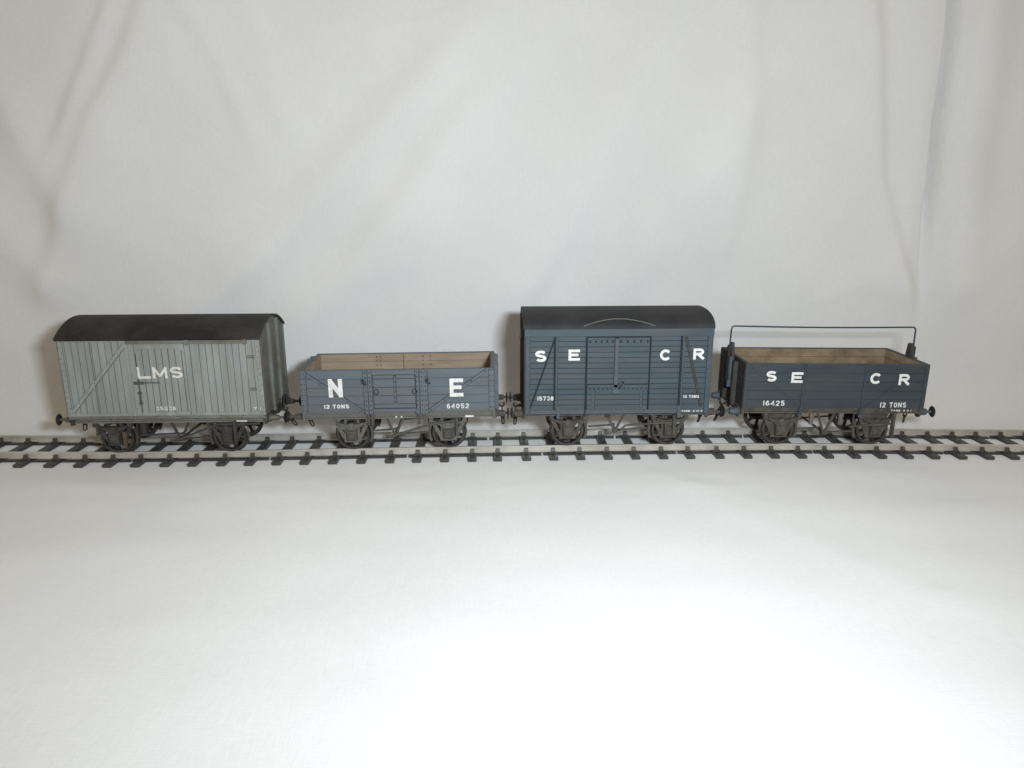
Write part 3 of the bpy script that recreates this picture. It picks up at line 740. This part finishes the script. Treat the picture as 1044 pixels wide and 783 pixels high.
# ------------------------------------------------------------------ 2. slate grey open wagon, N E
def wagon_slate():
    cx = -34.5; hl = 36.15
    r = thing('open_wagon', 'slate grey five plank open wagon with bare wood inside and white letters N E', 'model wagon', group='model goods wagons on the track')
    place(r, cx); X = lambda x: x-cx
    z0, z1 = 16.2, 32.5; W = 15.5
    def extra(b, y, full=True):
        strap(b, (X(-69.6), z0), (X(-69.6), z1-.2), 2.1, y, riv=0, edge_shade=4); strap(b, (X(.7), z0), (X(.7), z1-.2), 2.1, y, riv=0, edge_shade=4)
        for k in range(8):
            for q in (-.6, .6):
                b.rivet(X(-69.6)+q, y-.28, z0+1+k*2.05, .24, .16, 4); b.rivet(X(.7)+q, y-.28, z0+1.5+k*2.05, .24, .16, 4)
        strap(b, (X(-69.0), z1-.6), (X(-47.6), z0+.3), .85, y-.03, t=.32, riv=5.0, rr=.26, edge_shade=4); strap(b, (X(-1.0), z1-.3), (X(-23.2), z0+.3), .85, y-.03, t=.32, riv=4.6, rr=.26, edge_shade=4)
    def bextra(b, y):
        extra(b, y)
        for x in (-46.5, -44.9, -27.5, -24.4):
            b.box(-(X(x))-.55, -(X(x))+.55, y+1.25, y+1.42, z0, z1-.15, 2)      # inner irons
            for k in range(9): b.add([(-(X(x))+q, y+1.42+h, z0+1+k*1.75+t_) for h, w_ in ((0, .26), (.16, .16)) for q, t_ in ((-w_, -w_), (w_, -w_), (w_, w_), (-w_, w_))],
                                    [(4, 5, 6, 7), (0, 1, 5, 4), (1, 2, 6, 5), (2, 3, 7, 6), (3, 0, 4, 7)], 3)
        b.box(-X(-35.5)-.12, -X(-35.5)+.12, y+1.25, y+1.4, z0, z1-.15, 3)
    open_wagon_body(r, hl, W, z0, z1, 5, 'ne', 'ne_wash', 'wood', 'wood_wash', extra, bextra)
    for sg in (-1, 1):
        open_end(r, sg, hl, W, z0, z1, 5, ['ne', 'ne_wash', 'wood', 'ne'], (-9.0, 9.0, -3.4, 3.4), stz=(.3, 0))
    y = -W
    # door with its hinges
    d = MB(); d.box(X(-46.9), X(-23.6), y-.1, y+.1, z0+.1, z1-.15, 1); ph = (z1-z0)/5
    for k in range(5): d.box(X(-44.0), X(-27.4), y-.3, y, z0+k*ph+.12, z0+(k+1)*ph-.1, 0)
    do = d.build('door', ['ne', 'ne_line'], r)
    for xs in ((-46.4, -44.8), (-27.2, -25.5, -24.1)):
        for x in xs:
            s_ = MB(); s_.box(X(x)-.68, X(x)+.68, y-.42, y-.09, z0-.6, z1-.05, 0); s_.box(X(x)-.86, X(x)+.86, y-.34, y-.11, z0-.5, z1-.1, 1)
            for k in range(9): s_.rivet(X(x), y-.42, z0+.9+k*1.82, .27, .2, 1)
            s_.build('hinge_strap', ['ne', 'ne_line'], do)
    f = MB(); xa, xb, za, zb_ = X(-43.7), X(-27.6), 17.6, 30.6                           # raised outline of the drop door
    f.box(xa, xb, y-.42, y-.25, za, za+.35, 1); f.box(xa, xb, y-.42, y-.25, zb_, zb_+.22, 1); f.box(xa, xa+.2, y-.42, y-.25, za+.35, zb_, 1); f.box(xb-.2, xb, y-.42, y-.25, za+.35, zb_, 1)
    f.box(X(-35.9), X(-34.95), y-.55, y-.25, 19.8, 30.5, 1); f.box(X(-35.75), X(-35.1), y-.7, y-.5, 19.5, 30.4, 0)
    for k in range(6): f.rivet(X(-35.4), y-.7, 20.4+k*1.9, .26, .2, 1)
    f.build('drop_door_frame', ['ne', 'ne_line'], do)
    lt = MB()
    for x in (-47.2, -23.4):
        lt.box(X(x)-.7, X(x)+.6, y-1.1, y-.4, 28.4, 28.9); lt.box(X(x)-.3, X(x)+.3, y-1.3, y-.4, 27.6, 29.3); lt.rod((X(x)+.6, y-1.4, 27.5), (X(x)+.9, y-.4, 27.3), .35, n=7)
    for x in (-42.5, -28.2): lt.tube(link_pts((X(x), y-.75, 24.3), (0, 0, 1), (1, 0, 0), 1.0, .75), .16, 6, closed=True)
    lt.build('door_latch', 'ne_line', do)
    underframe(r, hl, (X(-53.2), X(-16.3)), (13.4, 16.1), -14.7, 'ne_dirty', 'under', sw=(-.35, .05), bm='under', zb=13.9)
    brake_gear(r, X(-36.5), (X(-53.2), X(-16.3)), 13.4, 6.6, 'under')
    brake_lever(r, [(X(-38.2), 6.4), (X(-21.5), 11.2), (X(-13.0), 12.3)], X(-12.8), 'under', 12.6, end_low=6.5)
    for x in (-46.0, -44.6, -27.2, -25.0):
        s_ = MB(); s_.box(X(x)-.5, X(x)+.5, -15.4, -14.6, 11.2, 15.9); s_.build('door_stop', 'under', r)
    pl = MB(); pl.box(X(-9.6), X(-6.4), -15.1, -14.7, 13.6, 14.3); pl.build('number_plate', 'white', r)
    yt = y-.06
    mb = MB(); letter(mb, 'N', X(-60.3), 22.4, X(-55.0), 29.5, 1.6, yt-.32); mb.build('lettering', 'white', r)
    mb = MB(); letter(mb, 'E', X(-15.1), 21.95, X(-10.0), 29.0, 1.45, yt-.32); mb.build('lettering', 'white', r)
    word(r, '12 TONS', X(-62.4), 17.95, X(-53.1), 19.5, .36, yt, space=.3); word(r, '64052', X(-16.4), 17.25, X(-8.0), 19.15, .33, yt)
    mb = MB()
    for x in (-35.7, -33.7): mb.box(X(x)-.3, X(x)+.3, -14.85, -14.7, 13.8, 14.35)
    mb.build('lettering', 'white', r)
wagon_slate()

# ------------------------------------------------------------------ 3. blue-grey van, S E C R
def van_blue():
    cx = 48.2; hl = 34.9
    r = thing('covered_goods_van', 'tall blue grey van with horizontal planks and curved dark roof', 'model wagon', group='model goods wagons on the track')
    place(r, cx); X = lambda x: x-cx
    yF = -16.0; z0, z1 = 16.0, 44.6; n = 14; ph = (z1-z0)/n
    for s in (-1, 1):
        b = MB(flip=(s > 0)); b.box(-hl+.15, hl-.15, yF+.25, yF+1.2, z0-1.4, z1, 1)
        for k in range(n):
            j = rnd.uniform(-.03, .03)
            for a, c in ((-hl+.02, X(36.0)), (X(60.1), hl-.02)) if s < 0 else ((-hl+.02, hl-.02),):
                b.box(a, c, yF+j, yF+.3, z0+k*ph+.13, z0+(k+1)*ph-.1, 0)
        b.build('side_wall', ['se', 'se_wash_shade'], r)
        c = MB(flip=(s > 0))
        strap(c, (X(24.9), z0+.3), (X(24.9), z1-.4), .9, yF-.02, t=.5); strap(c, (X(72.2), z0+.3), (X(72.2), z1-.1), .9, yF-.02, t=.5)
        strap(c, (X(15.2), z0+1), (X(24.2), z1-1.1), .28, yF-.03, face=1, t=.45); strap(c, (X(80.3), z0+1), (X(73.2), z1-.6), .75, yF-.03, face=3, t=.25)
        for xx in (24.9, 72.2): c.box(X(xx)-.95, X(xx)-.2, yF-.56, yF, z0+.3, z1-.3, 1)  # post shading painted as a dark strip down the left side
        for xx in (-hl+.85, hl-.85):
            c.box(xx-.95, xx+.95, yF-.05, yF+.2, z0-1.5, z1, 1); c.box(xx-.8, xx+.8, yF-.3, yF+.2, z0-1.6, z1-.02, 0)
        c.box(-hl, hl, yF+.02, yF+.3, z0-1.5, z0+.05, 2)
        c.build('frame_iron', ['se', 'se_wash_shade', 'se_trim', 'under2'], r)
    for x in (25.4, 71.4):
        p = MB(); p.box(X(x)-.2, X(x)+.9, yF-.62, yF-.1, z0-3.2, z0+1.6); p.build('crib_rail_bracket', 'se_trim', r)
    # doors: two upper leaves and a drop flap below
    za, zb_ = 26.2, 44.0
    for xa, xb in ((X(36.5), X(46.7)), (X(47.9), X(59.6))):
        d = MB(); d.box(xa-.25, xb+.25, yF-.02, yF+.4, za-.3, zb_+.3, 1)
        k = 0; zz = za
        while zz < zb_-.3:
            d.box(xa, xb, yF-.3, yF, zz+.12, min(zz+ph, zb_)-.1, 0); zz += ph
        do = d.build('door_leaf', ['se', 'se_wash_shade'], r)
        h = MB(); h.box(xa+.3, xb-.3, yF-.5, yF-.28, 42.3, 43.1, 0)
        for k in range(5): h.box(xa+.9+k*(xb-xa-1.8)/4-.3, xa+.9+k*(xb-xa-1.8)/4+.3, yF-.7, yF-.45, 42.1, 43.0, 1)
        h.build('hinge_strap', ['se', 'se_wash_shade'], do)
    fl_ = MB(); fl_.box(X(36.4), X(59.7), yF-.02, yF+.4, z0, 25.9, 1)
    zz = z0
    while zz < 25.5: fl_.box(X(36.6), X(59.5), yF-.3, yF, zz+.12, min(zz+ph, 25.7)-.1, 0); zz += ph
    fo = fl_.build('drop_flap', ['se', 'se_wash_shade'], r)
    h = MB(); h.box(X(36.6), X(59.5), yF-.75, yF-.28, 25.0, 26.0, 0); h.box(X(36.6), X(59.5), yF-.6, yF-.28, 24.0, 25.0, 0)
    for k in range(14): h.rivet(X(37.6)+k*1.62, yF-.6, 24.5, .34, .22, 1)
    for xx in (39.0, 57.2): h.box(X(xx)-.5, X(xx)+.5, yF-.55, yF-.28, z0+.6, 24.2, 0); h.box(X(xx)+.5, X(xx)+.7, yF-.45, yF-.25, z0+.6, 24.2, 1)
    h.build('flap_strap', ['se', 'se_wash_shade'], fo)
    cb = MB(); cb.box(X(46.7), X(47.9), yF-.75, yF-.1, 23.2, 43.6, 0); cb.box(X(46.5), X(46.72), yF-.5, yF-.1, 23.2, 43.6, 1); cb.box(X(46.2), X(48.6), yF-1.0, yF-.3, 22.8, 24.2, 0)
    cb.rod((X(49.4), yF-1.3, 26.2), (X(49.4), yF-.4, 26.2), .8, n=10, mi=0); cb.rod((X(48.6), yF-1.2, 24.6), (X(50.2), yF-1.3, 27.4), .3, n=6, mi=1)
    cb.build('door_bar', ['se_trim', 'se_wash_shade'], r)
    jb = MB(); jb.box(X(35.8), X(36.15), yF-.5, yF+.1, z0-2.4, z1-.3, 1); jb.build('door_frame', ['se', 'se_wash_shade'], r); jb = MB(); jb.box(X(59.9), X(60.2), yF-.35, yF+.1, z0, z1-.3, 1); jb.build('door_frame', ['se', 'se_wash_shade'], r)
    for x in (47.0, 59.0):
        q = MB(); q.box(X(x)-.35, X(x)+.35, yF-.4, yF+.1, z0-1.3, z0+1.3); q.build('flap_hinge', 'se_trim', r)
    for s in (-1, 1):
        cr = MB(flip=(s > 0)); cr.box(-hl-.35, hl+.35, -16.75, -15.6, 44.45, 47.35, 0); cr.build('cant_rail', 'se', r, bevel=.12)
    # roof, steep at the eaves and flat on top
    N_ = 30; W = 16.75; top = []
    for i in range(N_+1):
        a = math.pi*i/N_; c_, s_ = math.cos(a), math.sin(a)
        top.append((W*(1 if c_ > 0 else -1)*abs(c_)**.86, 47.3+5.35*s_**.9))
    ro = MB(); ro.prism_x([(-W+1, 46.9), (W-1, 46.9)][::-1]+[(-y, z) for y, z in top], -hl-.55, hl+.55)
    rr = ro.build('roof', 'roof2', r)
    rs = MB(); pts = []
    for i in range(17):
        t = i/16; x = X(34.8)+(61.2-34.8)*t; zz = 48.2+2.35*math.sin(math.pi*t)**.8
        c_ = min(1, max(0, (zz-47.3)/5.35))**(1/.9); y_ = -W*abs(math.cos(math.asin(c_)))**.86
        pts.append((x, y_-.05, zz+.08))
    rs.tube(pts, .22, 6); rs.build('rain_strip', 'ne_dirty', rr)
    for sg in (-1, 1):
        e = MB(); pr = [(-15.6, z0-1.4), (15.6, z0-1.4)]+[(y*.95, z-.5) for y, z in top]
        e.prism_x(pr, sg*(hl-.9), sg*(hl-.1), 0)
        for yy in (-5.0, 5.0, -14.9, 14.9): e.box(sg*(hl-.1), sg*(hl+(1.1 if abs(yy) < 8 else .45)), yy-.8, yy+.8, z0-1.5, 47 if abs(yy) > 8 else 50, 0)
        for k in range(14): e.box(sg*(hl-.1), sg*(hl+.1), -14.1, 14.1, z0+k*ph+.1, z0+(k+1)*ph-.1, 0)
        e.build('end_wall', ['se_end', 'se_wash_shade'] if sg < 0 else ['se', 'se_wash_shade'], r)
    lb = MB(); lb.box(-hl-1.6, -hl-.3, -8.5, -7.5, 43.2, 46.2); lb.box(-hl-1.9, -hl-1.2, -8.6, -7.4, 42.6, 43.4); lb.build('lamp_bracket', 'se_end', r)
    f_ = MB(); f_.box(-hl+.9, hl-.9, -14.6, 14.6, z0-1.2, z0); f_.build('floor', 'under2', r)
    underframe(r, hl, (X(30.0), X(69.3)), (13.3, 14.5), -14.4, 'under', 'under', 0, sw=(.05, -.25), bm='under', bst=1.25, zb=13.6, bl=6.4)
    brake_gear(r, X(48.1), (X(30.0), X(69.3)), 13.2, 7.0, 'under')
    brake_lever(r, [(X(50.0), 7.6), (X(52.0), 9.4), (X(70.5), 10.6)], X(70.5), 'under', 12.6, guard=True, end_low=5.5, wd=.6)
    pb = MB(); pb.box(X(44.0), X(46.0), -14.6, -13.6, 12.6, 13.8); pb.box(X(58.6), X(60.6), -14.7, -13.6, 12.4, 14.0); pb.build('step_iron', 'iron', r)
    yt = yF-.06; t = 1.12
    for ch, b in dict(S=(16.9, 34.9, 21.2, 39.2), E=(29.4, 35.3, 33.65, 39.5), C=(63.65, 35.1, 67.75, 39.3), R=(76.2, 35.4, 80.3, 39.6)).items():
        mb = MB(); letter(mb, ch, X(b[0]), b[1], X(b[2]), b[3], 1.0, yt-.03); mb.build('lettering', 'white', r)
    word(r, '15738', X(17.9), 20.0, X(24.0), 21.6, .31, yt-.3); word(r, '10 TONS', X(73.3), 20.5, X(79.3), 21.65, .23, yt-.35, space=.4)
    word(r, 'TARE 6.14.2', X(72.9), 15.0, X(81.0), 15.6, .17, yF-.06, space=1.2)
van_blue()

# ------------------------------------------------------------------ 4. deep blue-grey open wagon with sheet rail
def wagon_blue():
    cx = 131.9; hl = 35.1
    r = thing('open_wagon', 'dark blue grey open wagon with a thin raised rail over its open top', 'model wagon', group='model goods wagons on the track')
    place(r, cx); X = lambda x: x-cx
    z0, z1 = 16.2, 33.5; W = 15.5
    def extra(b, y):
        strap(b, (X(119.4), z0-2.6), (X(119.4), z1-.2), .9, y, t=.3); strap(b, (X(142.8), z0-2.6), (X(142.8), z1-.2), .9, y, t=.3)
        strap(b, (X(98.2), z1-.5), (X(118.6), z0+.3), .55, y-.02, t=.1); strap(b, (X(165.4), z1-.5), (X(144.0), z0+.3), .55, y-.02, t=.1)
        strap(b, (X(97.4), z0), (X(97.4), z1-.2), 1.1, y, t=.16); strap(b, (X(166.3), z0), (X(166.3), z1-.2), 1.1, y, t=.16)
    open_wagon_body(r, hl, W, z0, z1, 5, 'so', 'so_wash_shade', 'wood2', 'wood_wash', extra, extra, mtop=None)
    for sg in (-1, 1):
        open_end(r, sg, hl, W, z0, z1, 5, ['se_end' if sg < 0 else 'so', 'so_wash_shade', 'wood2', 'under2'], (-5.2, 5.2), stz=(-1.2, 0))
    y = -W
    d = MB(); d.box(X(119.95), X(142.25), y-.05, y+.1, z0+.1, z1-.2, 1); ph = (z1-z0)/5
    for k in range(5): d.box(X(120.0), X(142.2), y-.16, y, z0+k*ph+.08, z0+(k+1)*ph-.06, 0)
    d.build('door', ['so', 'so_wash_shade'], r)
    # sheet rail: hoop on pivots at the middle of each end
    hr = MB(); L_, R_ = X(94.9), X(168.9); zt = 45.2; pts = [(L_-.25, 0, 26), (L_, 0, 34), (L_+.15, 0, zt-1.4), (L_+.45, 0, zt-.4), (L_+1.3, 0, zt)]
    for i in range(1, 14): t = i/14; pts.append((L_+1.3+(R_-L_-2.6)*t, 0, zt-.35*math.sin(math.pi*t)))
    pts += [(R_-1.3, 0, zt), (R_-.45, 0, zt-.4), (R_-.15, 0, zt-1.4), (R_, 0, 34), (R_+.25, 0, 26)]
    hr.tube(pts, .33, 8); ho = hr.build('sheet_rail', 'navy', r)
    for sg in (-1, 1):
        xe = sg*hl
        k_ = MB(); k_.prism_x([(-1.9, 23.0), (1.9, 23.0), (2.6, 33.0), (1.6, 38.6), (-1.0, 38.9), (-2.6, 33.0)], xe+sg*.25, xe+sg*1.6)
        k_.box(xe+sg*1.6, xe+sg*2.5, -1.1, 1.1, 24.0, 37.6)
        k_.build('rail_bracket', 'se_end', r, bevel=.25)
        q = MB(); q.rod((xe+sg*1.6, -2.3, 27), (xe+sg*1.6, -2.3, 33.5), 1.05, n=10); q.rod((xe+sg*1.6, -2.3, 24.0), (xe+sg*1.6, -2.3, 27), .75, 1.05, n=10)
        q.box(xe+sg*.6, xe+sg*2.8, -3.4, -1.6, 21.4, 24.2); q.build('rail_spring', 'se_trim', r)
    underframe(r, hl, (X(113.2), X(150.8)), (13.9, 16.1), -14.7, 'under', 'under', 1, sw=(.35, -.1), bm='se_trim', bst=1.25, zb=13.8, bl=6.2)
    brake_gear(r, X(130.6), (X(113.2), X(150.8)), 13.9, 5.6, 'under')
    brake_lever(r, [(X(139.5), 8.6), (X(156.0), 9.9)], X(156.4), 'under', 13.6, wd=.8, end_low=4.4)
    for x in (124.4, 135.8):
        p = MB(); p.rod((X(x), -14.4, 9.4), (X(x), -14.4, 13.9), .85, n=9); p.box(X(x)-.9, X(x)+.9, -15.0, -13.8, 12.6, 14.2); p.build('door_stop', 'ne_dirty', r)
    for x in (119.4, 142.8):
        p = MB(); p.box(X(x)-.6, X(x)+.6, -15.6, -14.9, 12.6, 16.2); p.build('side_knee', 'se_trim', r)
    yt = y-.06; t = 1.12
    for ch, b in dict(S=(104.6, 26.7, 108.7, 30.85), E=(114.3, 26.25, 118.75, 30.4), C=(144.7, 25.95, 148.9, 30.25), R=(155.8, 25.55, 160.0, 29.9)).items():
        mb = MB(); letter(mb, ch, X(b[0]), b[1], X(b[2]), b[3], 1.0, yt-.2); mb.build('lettering', 'white', r)
    word(r, '16425', X(104.5), 17.15, X(112.9), 19.15, .36, yt); word(r, '12 TONS', X(150.0), 16.6, X(160.2), 18.6, .36, yt, space=.5)
    word(r, 'TARE 6.4.1', X(155.0), 14.75, X(163.0), 15.5, .2, -14.75, space=.9)
wagon_blue()
